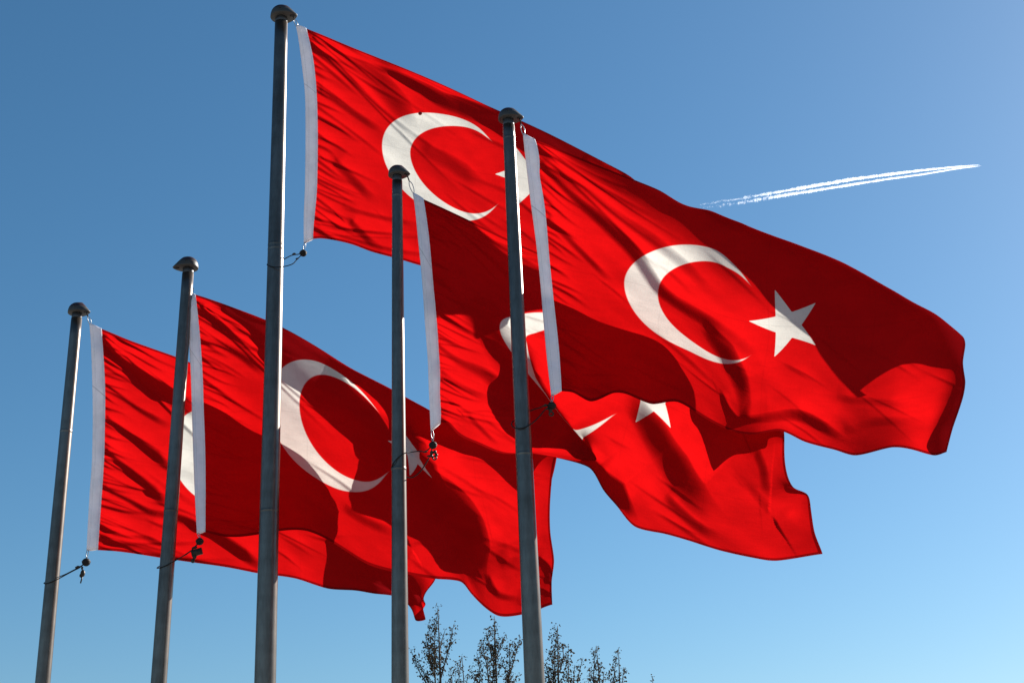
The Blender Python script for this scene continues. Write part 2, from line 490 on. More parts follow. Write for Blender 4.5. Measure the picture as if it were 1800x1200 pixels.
def flag(y0, tilt, x0, ctrl, creases, heading, hook_from, label, seed, hoist=(18, 0.6), nu=400, nv=260, ripple=1.0):
    """ctrl: (u, v, px, py, off) or (u, v, px, py, off, t): the cloth passes through that pixel, off metres behind
    the flag's own upright plane (t: moved t metres towards the sun from there)"""
    rng = random.Random(seed)
    src = []; dst = []; dbg = []
    def base(px): return y0 + tilt * (px - x0) / 240.0
    for c in ctrl:
        u, v, px, py, off = c[:5]
        yy = base(px) + off
        if len(c) == 6:
            dbg.append((px, py, off)); px, py, yy = sunpt(px, py, yy, c[5])
        src.append((u, v)); dst.append((px, py, yy))
    src = np.array(src); dst = np.array(dst)
    U, V = np.meshgrid(np.linspace(0, 1.5, nu), np.linspace(0, 1, nv))
    q = np.stack([U.ravel(), V.ravel()], 1)
    r = tps(src, dst, q)
    px, py, yy = r[:, 0], r[:, 1], r[:, 2].copy()
    cy0 = yy.reshape(nv, nu)[:, 0].copy()
    ppm = FPX / (y0 * 1.08)
    cr = list(creases)
    # little gathers where the cloth is sewn to the heading
    nh, sl = hoist
    hr = np.array([(c[2], c[3]) for c in sorted([c for c in ctrl if c[0] == 0], key=lambda c: c[1])], float)
    hc = spline(hr, 60)
    for i in range(nh):
        t = (i + rng.random() * 0.9) / nh
        a = hc[min(59, int(t * 59))]
        L = rng.uniform(35, 120) * (1.25 if rng.random() < 0.25 else 0.8)
        s = sl + rng.uniform(-0.22, 0.22) - 0.25 * t
        b = a + np.array([L, L * s]); m = a + np.array([L * 0.5, L * 0.5 * s + rng.uniform(-5, 5)])
        wpx = rng.uniform(3.2, 7.5)
        cr.append(dict(p=[a - [9, 9 * s], m, b], w=wpx, k=rng.uniform(0.45, 0.9), L=1.6, f0=0.12, f1=0.6))
    # tension lines fanning out of the two hoist corners, and fine creases across the body
    for (cx_, cy_), s0, s1, n_ in ((hr[0], .42, 1.05, 8), (hr[-1], -.05, .35, 5)):
        for k in range(n_):
            sl_ = s0 + (s1 - s0) * (k + rng.random()) / n_; L = rng.uniform(90, 300)
            a = np.array([cx_ + rng.uniform(2, 14), cy_ + (rng.uniform(4, 26) if s1 > .9 else -rng.uniform(4, 26))])
            b = a + np.array([L, L * sl_]); m = (a + b) / 2 + np.array([0, rng.uniform(-.02, .08) * L])
            wpx = rng.uniform(4, 9)
            cr.append(dict(p=[a, m, b], w=[wpx * .5, wpx, wpx * 1.3], k=rng.uniform(.3, .7), L=1.5, f0=.06, f1=.6))
    for k in range(26):
        u_ = rng.uniform(.08, 1.35); v_ = rng.uniform(.05, .95)
        i_ = int(v_ * (nv - 1)) * nu + int(u_ / 1.5 * (nu - 1))
        a = np.array([px[i_], py[i_]]); L = rng.uniform(50, 170); sl_ = sl + rng.uniform(-.35, .2)
        b = a + np.array([L, L * sl_]); m = (a + b) / 2 + np.array([0, rng.uniform(-.05, .07) * L])
        wpx = rng.uniform(4, 10)
        cr.append(dict(p=[a, m, b], w=[wpx * .6, wpx, wpx * .8], k=rng.uniform(.2, .5), L=1.5, f0=.35, f1=.5))
    for c in cr:
        pl = spline(c['p'], max(8, 5 * len(c['p'])))
        L = c.get('L', 2.0); wd = c['w']; wmax = max(wd) if hasattr(wd, '__len__') else wd
        reach = wmax * (1 + 2.6 * L) + 4
        lo, hi = pl.min(0) - reach, pl.max(0) + reach
        m = np.nonzero((px > lo[0]) & (px < hi[0]) & (py > lo[1]) & (py < hi[1]))[0]
        if not len(m): continue
        d, sg, t = polydist(px[m], py[m], pl)
        wd = np.interp(t, np.linspace(0, 1, len(wd)), wd) if hasattr(wd, '__len__') else wd
        s = d * sg
        k = c.get('k', 0.85)
        g = sstep(0, 1, s / wd) * np.exp(-np.maximum(0, s - wd) / (L * wd)) * (1 - sstep(1 + 0.8 * L, 1 + 2.6 * L, s / wd))
        f0, f1 = c.get('f0', 0.18), c.get('f1', 0.3)
        fade = sstep(0, f0, t + 0.001) * (1 - sstep(1 - f1, 1, t))
        yy[m] += k * wd / ppm * g * fade
    # soft flutter growing towards the fly
    ph = [rng.uniform(0, 6.28) for _ in range(8)]
    a = q[:, 0] * 0.8 + q[:, 1] * 0.6
    b = q[:, 1] * 0.8 - q[:, 0] * 0.6
    fl = (np.sin(b * 23 + a * 3 + ph[0]) * 0.35 + np.sin(b * 41 + a * 5 + ph[1] + np.sin(a * 6 + ph[2])) * 0.22
          + np.sin(b * 67 - a * 8 + ph[3] + 1.3 * np.sin(a * 9 + ph[4])) * 0.10)
    yy += ripple * 0.010 * fl * sstep(0.0, 0.2, q[:, 0])
    P = at(px, py, yy)
    F = []
    for j in range(nv - 1):
        for i in range(nu - 1):
            k = j * nu + i
            F.append((k, k + nu, k + nu + 1, k + 1))
    hl, hrt = heading
    top = at(hl[0][0], hl[0][1], base(hl[0][0]))
    root = empty('flag', top, label, 'flag', 'red flags flying from the poles')
    obj('cloth', P, F, M['cloth'], root, True, q)
    # heading: a flat sleeve of doubled canvas, following the cloth's hoist edge
    n = 60
    A = spline(hl, n); B = spline(hrt, n)
    V = []; HF = []; HU = []; m = 16
    cy = cy0; cpy = py.reshape(nv, nu)[:, 0]; cpx = px.reshape(nv, nu)[:, 0]
    for j in range(n):
        i = min(nv - 1, int(round(j / (n - 1) * (nv - 1))))
        yB = cy[i]; pa = at(A[j][0], A[j][1], yB + 0.01); pb = at(cpx[i] + 2.5, cpy[i] if 0 < j < n - 1 else B[j][1], yB)
        rope = 0.018
        for k in range(m):
            an = 2 * math.pi * k / m
            s = 0.5 - 0.5 * math.cos(an)                     # 0 at the luff (rope side), 1 at the cloth
            th = math.sin(an) * (rope * (1 - s) ** 0.7 + 0.003) * (1 + 0.3 * math.sin(j * 0.9 + seed) + 0.25 * math.sin(j * 2.3 + seed * 2 + k))
            HU.append((s, j / (n - 1)))
            V.append(pa * (1 - s) + pb * s + np.array([0, th, 0]))
    for j in range(n - 1):
        for k in range(m):
            HF.append((j * m + k, j * m + (k + 1) % m, (j + 1) * m + (k + 1) % m, (j + 1) * m + k))
    HF.append(tuple(range(m - 1, -1, -1))); HF.append(tuple((n - 1) * m + k for k in range(m)))
    obj('heading', V, HF, M['heading'], root, True, HU)
    # snap hook and halyard end at the top corner
    a = np.asarray(hook_from, float); b = at(hl[0][0] + 2, hl[0][1] + 2, base(hl[0][0]))
    mid = a + (b - a) * 0.35
    hk = MB()
    sd_ = np.cross(b - a, FWD); sd_ = sd_ / np.linalg.norm(sd_) * 0.014
    loop = [mid, mid + (b - mid) * 0.3 + sd_, mid + (b - mid) * 0.75 + sd_ * 0.9, b, mid + (b - mid) * 0.75 - sd_ * 0.6, mid + (b - mid) * 0.3 - sd_ * 0.7, mid]
    hk.tube(spline(loop, 26), 0.0035, 6, False)
    hk.build('snap_hook', M['steel'], root)
    hy = MB(); hy.tube([a + [0, 0, 0.01], a, mid], 0.006, 6); hy.build('halyard_end', M['rubber'], root)
    foot = at(hl[-1][0] + 2, hl[-1][1], cy[-1])
    return dict(root=root, foot=foot, y=cy[-1], px=px, py=py, off=yy - base(px), dbg=dbg)

# ---- flag on the right-hand pole
FE = flag(YE, 0.0, 940, [
    (0, 0, 938, 245, 0), (0, .14, 946, 307, 0), (0, .35, 959, 400, 0), (0, .58, 968, 500, 0), (0, .83, 980, 612, 0), (0, 1, 985, 687, 0),
    (.25, .5, 1098, 492, 0.02), (.3625, .5, 1157, 508, 0.03), (.5, .25, 1237, 433, .05), (.5, .75, 1212, 617, .02),
    (.7113, .366, 1316, 497, .05), (.7113, .634, 1314, 628, .03), (.6958, .5, 1316, 564, .03),
    (.7822, .381, 1362, 509, .05), (.922, .4265, 1434, 532, .07), (.922, .5735, 1434, 607, .04), (.7822, .619, 1361, 627, .03),
    # foot
    (.05, 1, 1008, 690, .02), (.11, 1, 1037, 705, -.05), (.2, 1, 1077, 691, .03), (.26, 1, 1100, 692, .03), (.37, 1, 1147, 710, -.04), (.46, 1, 1190, 706, -.02),
    (.55, 1, 1235, 732, -.04), (.66, 1, 1288, 758, -.06), (.75, 1, 1330, 763, .04), (.84, 1, 1372, 757, .06), (.93, 1, 1412, 775, .0), (1.05, 1, 1470, 791, -.05), (1.13, 1, 1503, 800, -.05),
    (1.26, 1, 1568, 786, .10), (1.35, 1, 1608, 791, .12), (1.43, 1, 1643, 800, .10), (1.5, 1, 1664, 794, .20),
    # fly
    (1.5, .90, 1675, 752, .36), (1.5, .80, 1690, 708, .30), (1.5, .70, 1697, 670, .22), (1.5, .62, 1693, 635, .22), (1.435, .91, 1650, 762, .12), (1.463, .80, 1675, 712, .14), (1.482, .70, 1689, 671, .15),
    (1.25, .72, 1580, 690, .14), (1.1, .6, 1515, 640, .10), (1.1, .8, 1505, 720, .06), (1.3, .85, 1600, 735, .16),
    # fold along the upper edge, then the part of the cloth hanging behind it
    (.07, 0, 972, 258, .04), (.14, 0, 1025, 280, .10), (.22, 0, 1082, 303, .17), (.30, 0, 1122, 319, .23), (.38, 0, 1160, 335, .28), (.5, 0, 1205, 362, .29), (.64, 0, 1214, 416, .05, .38), (.63, .31, 1280, 470, .05), (.13, .08, 1060, 322, .02),
    (.20, .11, 1100, 347, .03), (.376, .178, 1178, 392, .04), (.8, 0, 1285, 471, .05, .58), (1.0, 0, 1362, 532, .06, .68),
    (1.2, 0, 1445, 597, .08, .78), (1.35, 0, 1482, 642, .10, .84), (1.5, 0, 1518, 697, .10, .90),
    (.57, .04, 1248, 371, .31), (.66, .09, 1300, 391, .34), (.74, .15, 1345, 410, .35), (.82, .195, 1385, 426, .35), (.92, .245, 1432, 445, .36), (1.0, .285, 1473, 462, .36), (1.1, .34, 1521, 487, .37), (1.2, .395, 1571, 515, .38), (1.36, .485, 1643, 555, .42), (1.5, .565, 1697, 606, .48),
    (1.5, .3, 1640, 610, .78), (1.25, .2, 1560, 545, .68),
  ], [
    dict(p=[(946, 290), (1000, 350), (1050, 398), (1102, 450), (1130, 490), (1160, 525), (1230, 572), (1300, 622), (1335, 668)], w=[8, 14, 22, 26, 26, 22, 26, 26, 20], k=.8, L=1.6, f0=.03),
    dict(p=[(950, 280), (1010, 325), (1080, 385), (1150, 440), (1200, 480), (1260, 540)], w=[5, 9, 16, 24, 22, 16], k=.5, L=1.6, f0=.05),
    dict(p=[(960, 390), (1010, 440), (1050, 480), (1075, 505)], w=12, k=.6, f0=.05),
    dict(p=[(1225, 575), (1262, 632), (1290, 690), (1300, 735)], w=[20, 36, 34, 18], k=.62, L=1.0),
    dict(p=[(1262, 690), (1278, 725), (1300, 745), (1345, 742)], w=[8, 10, 12, 10], k=.9, L=1.5),
    dict(p=[(1300, 745), (1340, 745), (1400, 742), (1450, 765), (1490, 785)], w=[14, 22, 24, 22, 10], k=.85, L=1.2, f0=.1),
    dict(p=[(1470, 708), (1530, 714), (1600, 722)], w=16, k=.35),
    dict(p=[(1490, 770), (1540, 752), (1600, 752)], w=20, k=.35),
  ], ([(919, 236), (924, 282), (932, 350), (942, 425), (950, 500), (955, 562), (962, 637), (969, 696)], [(938, 245), (959, 400), (985, 687)]),
  PE['nose'], 'frontmost flag with its whole crescent and star in view, upper fly corner folded back', 3, (38, .75))

# ---- flag on the second pole from the right
FD = flag(YD, -0.10, 760, [
    (0, 0, 742, 349, 0), (0, .08, 747, 380, 0), (0, .22, 754, 437, 0), (0, .45, 762, 527, 0), (0, .68, 769, 617, 0), (0, .87, 771, 690, 0), (0, 1, 772, 742, 0),
    (.25, .5, 882, 590, .0), (.5, .25, 980, 552, .02), (.421, .359, 941, 585, .03), (.323, .323, 900, 556, .0), (.3625, .5, 926, 604, .04), (.323, .677, 957, 691, -.10), (.421, .641, 952, 688, .14), (.435, .741, 1010, 757, -.08), (.511, .693, 1006, 753, .14), (.46, .86, 1047, 808, -.06), (.54, .86, 1042, 802, .12), (.7113, .634, 1079, 729, .04), (.55, .745, 1025, 769, .02),
    (.6958, .5, 1083, 676, .03), (.7822, .619, 1117, 742, .02), (.922, .5735, 1179, 752, .03),
    (.03, 1, 786, 743, .03), (.08, 1, 805, 763, -.02), (.16, 1, 840, 780, 0), (.25, 1, 880, 796, 0), (.38, 1, 935, 797, 0), (.46, 1, 977, 804, .0), (.58, 1, 1036, 822, 0),
    (.70, 1, 1060, 860, .05), (.8, 1, 1086, 891, .08), (.90, 1, 1116, 925, .05), (1.0, 1, 1165, 937, 0), (1.1, 1, 1215, 951, -.02), (1.2, 1, 1266, 967, 0), (1.3, 1, 1330, 981, .04), (1.37, 1, 1364, 985, .04), (1.5, 1, 1446, 973, .06),
    (1.5, .90, 1432, 935, .10), (1.5, .80, 1425, 890, .10), (1.48, .74, 1412, 866, .06), (1.5, .68, 1396, 857, .12), (1.5, .58, 1380, 812, .14), (1.5, .5, 1379, 775, .18),
    (1.2, .7, 1270, 850, .06), (1.1, .55, 1240, 770, .08), (1.35, .6, 1325, 830, .10),
    (.15, 0, 820, 385, .0), (.3, 0, 890, 419, .0), (.42, 0, 943, 443, .0), (.7, 0, 1078, 505, .0), (.85, 0, 1160, 548, .02), (1.0, 0, 1240, 600, .06), (1.1, 0, 1215, 715, .09, .28), (1.25, 0, 1225, 752, .12, .36), (1.38, 0, 1238, 788, .15, .42), (1.5, 0, 1251, 829, .15, .46), (1.5, .15, 1290, 800, .13, .36), (1.5, .28, 1340, 790, .15, .22),
    (1.12, .14, 1305, 660, .14), (1.3, .33, 1352, 716, .25), (1.5, .42, 1378, 756, .34),
  ], [
    dict(p=[(765, 497), (800, 545), (835, 590), (865, 650), (905, 725), (940, 790), (960, 805)], w=[20, 30, 60, 62, 70, 70, 60], k=.5, L=.9, f0=.25, f1=.05),
    dict(p=[(1085, 700), (1120, 765), (1150, 820), (1195, 885), (1260, 935)], w=[30, 52, 60, 56, 30], k=.72, L=1.0),
    dict(p=[(1160, 880), (1215, 930), (1260, 955)], w=20, k=.55),
    dict(p=[(1040, 828), (1080, 880), (1104, 915)], w=[16, 34, 16], k=1.0, L=1.4),
    dict(p=[(1322, 800), (1333, 830), (1335, 862)], w=18, k=.42),
    dict(p=[(1310, 860), (1335, 890), (1352, 905), (1380, 885), (1395, 870)], w=[12, 18, 20, 20, 14], k=.26),
    dict(p=[(768, 612), (800, 640), (850, 672), (880, 715)], w=[8, 16, 26, 20], k=.55, f0=.05),
    dict(p=[(772, 660), (805, 685), (850, 705)], w=13, k=.65, f0=.05),
    dict(p=[(775, 560), (805, 580), (835, 595)], w=10, k=.5, f0=.05),
    dict(p=[(820, 735), (840, 755), (870, 785)], w=10, k=.5),
  ], ([(725, 338), (729, 363), (735, 423), (742, 495), (747, 567), (752, 633), (754, 690), (757, 757)], [(742, 349), (762, 527), (772, 744)]),
  PD['nose'], 'flag with a wind-torn lower corner, its upper left in shadow, second from the right', 5, (44, .62))

# ---- flag on the tallest pole
FC = flag(YC, 0.0, 540, [
    (0, 0, 536, 50, 0), (0, .13, 547, 97, 0), (0, .35, 555, 180, 0), (0, .62, 556, 280, 0), (0, .8, 554, 345, 0), (0, 1, 548, 420, 0),
    (.25, .5, 672, 252, .02), (.3625, .5, 721, 265, .02), (.5, .25, 802, 206, .04), (.5, .75, 790, 383, .02), (.7113, .366, 862, 246, .04), (.7113, .634, 872, 362, .02),
    (.6958, .5, 870, 306, .02), (.7822, .381, 901, 253, .04), (.7822, .619, 911, 359, .02),
    (.04, 1, 562, 419, .0), (.16, 1, 620, 430, .0), (.23, 1, 652, 442, .0), (.32, 1, 700, 455, .0), (.4, 1, 737, 466, .0), (.6, 1, 840, 484, 0), (.85, 1, 962, 483, 0), (.95, 1, 1010, 481, 0), (1.02, 1, 1040, 483, 0), (1.08, 1, 1064, 513, 0), (1.15, 1, 1096, 487, 0), (1.27, 1, 1180, 466, 0), (1.5, 1, 1255, 455, .0),
    (.15, 0, 610, 80, .0), (.28, 0, 670, 104, .01), (.46, 0, 760, 141, .04), (.66, 0, 855, 185, .08), (.79, 0, 915, 212, .12), (1.0, 0, 1010, 258, .2), (1.12, 0, 1060, 284, .26), (1.24, 0, 1098, 304, .30), (1.34, 0, 1114, 315, .36), (1.5, 0, 1165, 355, .35),
    (1.5, .5, 1215, 405, .1), (1.1, .5, 1060, 385, .06),
  ], [
    dict(p=[(650, 118), (690, 138), (735, 166), (772, 190), (810, 205), (860, 226), (920, 252), (1000, 290), (1060, 310)], w=[8, 18, 26, 32, 36, 40, 44, 44, 34], k=1.2, L=.8, f0=.12, f1=.1),
    dict(p=[(545, 70), (600, 112), (650, 158), (690, 215), (715, 260)], w=[6, 20, 40, 46, 30], k=.45, L=1.2, f0=.06),
    dict(p=[(552, 95), (590, 125), (640, 170)], w=14, k=.5, f0=.06),
    dict(p=[(726, 255), (750, 280), (800, 310), (850, 340)], w=[20, 30, 30, 16], k=.40, L=1.4),
    dict(p=[(560, 165), (610, 200), (670, 240)], w=14, k=.5, f0=.06),
    dict(p=[(580, 290), (615, 325), (650, 360)], w=18, k=.5),
    dict(p=[(610, 395), (640, 425), (660, 440)], w=14, k=.5),
    dict(p=[(640, 75 + 25), (720, 135), (800, 172), (880, 208)], w=7, k=.55),
    dict(p=[(660, 102), (740, 140), (820, 178)], w=6, k=.5),
    dict(p=[(600, 380 - 10), (680, 390), (740, 400)], w=10, k=.45),
  ], ([(520, 45), (525, 72), (532.5, 130), (536, 165), (537, 205), (537, 267), (536, 330), (534, 380), (534, 428)], [(536, 50), (556, 230), (548, 421)]),
  PC['nose'], 'highest flag, streaming from the tallest pole behind the two poles on the right', 8, (36, .72))

# ---- flag on the second pole from the left
FB = flag(YB, 0.0, 350, [
    (0, 0, 341, 517, 0), (0, .2, 350, 600, 0), (0, .35, 354, 662, 0), (0, .5, 356, 725, 0), (0, .76, 359, 835, 0), (0, 1, 359, 934, 0),
    (.3625, .5, 527, 724, .02), (.25, .5, 474, 718, .01), (.5, .25, 565, 638, .05), (.5, .75, 597, 860, .0), (.5625, .3, 602, 669, .05), (.5625, .7, 627, 844, .0),
    (.7113, .634, 682, 830, .0), (.7113, .366, 664, 722, .05), (.6958, .5, 681, 774, -.02), (.7822, .619, 720, 836, .04), (.922, .5735, 760, 840, .22), (.83, .45, 722, 777, .10), (.922, .4265, 738, 795, .22),
    (.07, 1, 390, 942, -.02), (.13, 1, 420, 943, -.02), (.28, 1, 490, 933, .04), (.38, 1, 536, 932, .05), (.5, 1, 588, 955, .0), (.62, 1, 648, 992, -.02), (.75, 1, 717, 1009, 0), (.86, 1, 768, 1017, .0), (.95, 1, 810, 1022, .0), (1.02, 1, 826, 1040, .02), (1.1, 1, 849, 1064, .04), (1.18, 1, 874, 1081, .06), (1.24, 1, 893, 1083, .06), (1.35, 1, 935, 1075, .1), (1.5, 1, 971, 1062, .2),
    (1.5, .9, 970, 1020, .22), (1.5, .8, 974, 984, .2), (1.5, .7, 968, 940, .2), (1.5, .58, 967, 885, .2), (1.5, .48, 972, 828, .22), (1.5, .42, 977, 804, .3),
    (1.15, .7, 860, 920, .10), (1.3, .6, 905, 895, .14), (1.0, .8, 805, 945, .02),
    (.06, 0, 370, 526, .01), (.18, 0, 420, 544, .08), (.28, 0, 467, 562, .13), (.36, 0, 500, 577, .16), (.45, 0, 540, 599, .2), (.62, .02, 610, 643, .22), (.8, .04, 692, 687, .25), (.95, .08, 756, 724, .28),
    (.97, 0, 720, 762, .30, .24), (1.1, 0, 775, 800, .29, .30), (1.25, 0, 828, 817, .29, .32), (1.38, 0, 878, 844, .27, .34), (1.5, 0, 921, 870, .24, .36), (1.2, .25, 870, 764, .46),
  ], [
    dict(p=[(372, 534), (420, 569), (467, 607), (510, 655), (537, 690), (560, 728), (617, 776), (667, 837), (717, 887), (752, 915), (778, 950), (786, 1000), (790, 1030)], w=[8, 22, 40, 60, 72, 78, 72, 62, 66, 78, 82, 80, 60], k=.72, L=.75, f0=.06, f1=.1),
    dict(p=[(696, 745), (716, 785), (742, 835), (772, 874)], w=[14, 32, 32, 18], k=.65, L=.8),
    dict(p=[(690, 1000), (730, 960), (790, 968)], w=10, k=.3),
    dict(p=[(345, 545), (390, 575), (450, 600)], w=10, k=.6, f0=.05),
    dict(p=[(352, 605), (400, 620), (465, 668)], w=16, k=.5, f0=.05),
    dict(p=[(868, 960), (880, 1000), (925, 1000)], w=24, k=.3),
    dict(p=[(850, 1020), (870, 1050), (905, 1060)], w=14, k=.5),
    dict(p=[(945, 985), (960, 1000), (966, 1030)], w=9, k=.6),
    dict(p=[(600, 900), (640, 925), (690, 945)], w=18, k=.35),
  ], ([(334, 520), (333, 575), (332.5, 605), (335, 650), (337, 712), (339, 780), (342, 860), (346, 938)], [(341, 517), (356, 725), (359, 934)]),
  PB['top'] + np.array([0.05, 0, -0.2]), 'flag with a broad shaded diagonal fold, behind the tallest pole', 11, (38, .55))

# ---- flag on the left-hand pole
FA = flag(YA, 0.0, 175, [
    (0, 0, 176, 577, 0), (0, .1, 179, 617, 0), (0, .23, 182, 667, 0), (0, .45, 182, 750, 0), (0, .58, 181, 800, 0), (0, .74, 177, 864, 0), (0, .89, 173, 920, 0), (0, 1, 170, 966, 0),
    (.25, .5, 302, 782, .0), (.5, .25, 410, 742, .02), (.5, .75, 408, 898, .0), (.33, .29, 338, 714, .01),(.36,.71, 343, 872, 0),
    (.06, 1, 200, 968, 0), (.15, 1, 240, 973, 0), (.25, 1, 290, 981, 0), (.35, 1, 340, 988, 0), (.5, 1, 408, 998, 0), (.6, 1, 454, 1007, 0), (.75, 1, 523, 1017, 0), (.86, 1, 577, 1034, -.02), (.95, 1, 622, 1037, .0), (1.05, 1, 660, 1043, .08), (1.13, 1, 700, 1049, .2),
    (1.2, 1, 722, 1068, .30), (1.3, 1, 731, 1090, .35), (1.4, 1, 748, 1088, .38), (1.5, .97, 740, 1077, .40), (1.5, .9, 748, 1062, .36), (1.48, .84, 742, 1052, .42), (1.5, .75, 752, 1036, .48), (1.5, .68, 765, 1018, .50),
    (1.25, .88, 722, 1036, .30),
    (.1, 0, 223, 596, 0), (.2, 0, 267, 612, 0), (.29, 0, 312, 628, 0), (.36, 0, 345, 641, 0), (.55, 0, 425, 667, 0), (.8, 0, 538, 724, .0), (.92, 0, 584, 744, .0), (1.1, 0, 630, 776, .0), (1.28, 0, 660, 815, .0), (1.5, 0, 700, 852, .02), (1.5, .4, 738, 930, .2),
    (1.0, .5, 610, 890, .05), (1.2, .6, 680, 960, .25),
  ], [
    dict(p=[(178, 597), (195, 625), (220, 650), (260, 685), (310, 725), (350, 750)], w=[8, 14, 22, 30, 34, 26], k=.85, L=1.4, f0=.04),
    dict(p=[(183, 688), (215, 705), (250, 730), (300, 760)], w=[5, 8, 13, 14], k=.55, f0=.05),
    dict(p=[(185, 735), (230, 775), (275, 815), (310, 845)], w=[6, 12, 20, 16], k=.7, f0=.05),
    dict(p=[(183, 795), (230, 840), (270, 880), (300, 905)], w=[8, 14, 22, 20], k=.75, f0=.05),
    dict(p=[(180, 860), (225, 885), (265, 908), (320, 920), (380, 950)], w=[6, 11, 16, 16, 12], k=.7, f0=.05),
    dict(p=[(175, 925), (210, 945), (255, 952), (300, 970)], w=[5, 9, 13, 10], k=.7, f0=.05),
    dict(p=[(330, 925), (380, 955), (430, 990), (470, 1010)], w=[12, 22, 24, 14], k=.7),
    dict(p=[(580, 945), (622, 975), (646, 1005), (658, 1044)], w=[20, 40, 60, 60], k=.6, L=2, f1=.05),
  ], ([(157, 568), (160, 608), (162, 667), (163, 733), (161.6, 810), (158, 860), (155, 910), (152, 967)], [(176, 577), (182, 720), (170, 966)]),
  PA['nose'], 'leftmost flag, lowest in the row, its crescent mostly hidden and its lower fly corner curled', 13, (50, .55))

# ---------------------------------------------------------------- tethers (weighted loops holding the flags' feet to the poles)
def tether(P, F, ball, rb, loop, knots, extras, label):
    """ball: pixel of the weight; loop: pixels with a push towards (-) or behind (+) the pole; all at the pole's distance"""
    y = F['y']
    bp = at(*ball, y - 0.01)
    root = empty('flag_tether', bp, label, 'tether', 'weighted loops at the feet of the flags')
    cw = MB(); cw.sphere(bp, rb, 18, 12, (1, 1, .96))
    cwo = cw.build('counterweight', M['rubber'], root)
    gv = MB()
    ring = [bp + np.array([rb * 1.01 * math.cos(a), rb * 1.01 * math.sin(a), rb * 0.12]) for a in np.linspace(0, 2 * math.pi, 25)]
    gv.tube(ring, rb * 0.07, 6, False); gv.build('joint_band', M['brass'], cwo)
    st = MB(); f = F['foot']
    sd_ = np.array([0.006, 0, 0])
    topb = bp + np.array([0, 0, rb * 0.92])
    st.tube(spline([f + sd_ + [0, 0, .012], f * .6 + topb * .4 + sd_ * 1.6, topb, f * .6 + topb * .4 - sd_ * 1.2, f - sd_ * .3 + [0, 0, .01]], 20), 0.0034, 6)
    st.build('hook_strap', M['steel'], root)
    lp = MB()
    pts = [at(px, py, P['axis'](float(at(px, py, y)[2]))[1] + o) for px, py, o in loop]
    pts = [bp] + pts + [bp]
    lp.tube(spline(pts, 70), 0.0042, 7); lp.build('cord', M['rubber'], root)
    for px, py, r in knots:
        kb = MB()
        c = at(px, py, y - 0.01); kb.sphere(c, r, 10, 8, (1.25, 1, .9)); kb.tube([c + [-r * 1.7, 0, -r * .3], c + [r * 1.6, 0, r * .2]], r * .55, 8)
        kb.build('cord_stopper', M['brass'], root)
    if extras:
        ex = MB()
        for kind, px, py, a, b in extras:
            c = at(px, py, y - 0.015)
            if kind == 'ring':
                ex.tube([c + a * np.array([math.cos(t), 0, math.sin(t)]) for t in np.linspace(0, 2 * math.pi, 17)], b, 7, False)
            elif kind == 'ball': ex.sphere(c, a, 10, 8, (1, 1, b))
            elif kind == 'bar': ex.tube([c, c + np.array([a, 0, -abs(b)])], 0.006, 8)
            elif kind == 'plate':
                d1 = np.array([a, 0, a * .25]); d2 = np.array([-b * .25, 0, b]); t3 = np.array([0, 0.012, 0])
                V = [c + s1 * d1 * .5 + s2 * d2 * .5 + s3 * t3 for s3 in (-1, 1) for s1, s2 in ((-1, -1), (1, -1), (1, 1), (-1, 1))]
                ex.add(V, [(3, 2, 1, 0), (4, 5, 6, 7), (0, 1, 5, 4), (1, 2, 6, 5), (2, 3, 7, 6), (3, 0, 4, 7)])
        ex.build('spare_clip', M['brass'], root)
    return root

def r_(P, px, py, y): return P['r'](float(at(px, py, y)[2]))
rE = .07; rC = .085; rD = .07; rB = .075; rA = .075
tether(PC, FC, (533, 445), .031, [(524, 447, .0), (512, 449, .03), (496, 457, .07), (480, 462, rC), (470, 464, .03), (472, 467, -.05), (484, 469.5, -rC), (499, 468.5, -.07), (514, 464, -.03), (522, 456, -.01)],
       [(517, 446, .009), (522.5, 454.5, .008)], None, 'ball on a cord loop below the foot of the highest flag')
tether(PE, FE, (970, 713), .030, [(958, 713, 0), (946, 717, .03), (932, 722, .07), (912, 735, rE), (901, 741, .03), (900, 748, -.03), (907, 752.5, -.06), (922, 751, -rE), (936, 743, -.05), (948, 732, -.03), (958, 720, -.01)],
       [(959, 712, .010), (963, 718, .008)], [('ring', 969, 727, .014, .006), ('ball', 967.5, 721, .014, 1.2)], 'ball on a cord loop at the right-hand pole, over the shaded red cloth')
tether(PD, FD, (761, 782), .030, [(748, 793, 0), (738, 792.5, 0), (724, 794, .0), (712, 796, -.05), (700, 804, -.062), (691, 815, -.05), (688.5, 826, .02), (698, 830, rD), (714, 838, .06), (726, 838, .04), (738, 829, .03), (748, 815, .02), (756, 800, .01)],
       [(748, 793.5, .009), (754, 801, .009)], [('ring', 764, 804.5, .013, .006), ('ball', 759, 795, .015, 1.0), ('ball', 764.5, 794, .013, 1.1), ('ball', 758, 801, .013, 1.0), ('ball', 767, 799, .012, 1.0)], 'ball with a cluster of clips below the torn flag, on a wide cord loop')
tether(PB, FB, (351, 951), .032, [(342, 962, 0), (330, 971, 0), (314, 981, .05), (290, 990, rB), (278, 996, .03), (277, 998, -.03), (288, 995, -.06), (305, 986.5, -.07), (318, 979, -.05), (334, 969, -.01)],
       [(342, 962, .013)], [('plate', 346, 970, .085, .05), ('ball', 342, 978, .017, 1.2), ('ball', 339, 985, .017, 1.1)], 'ball with a square brown tag below it, tied to the pole with the left-pointing cap')
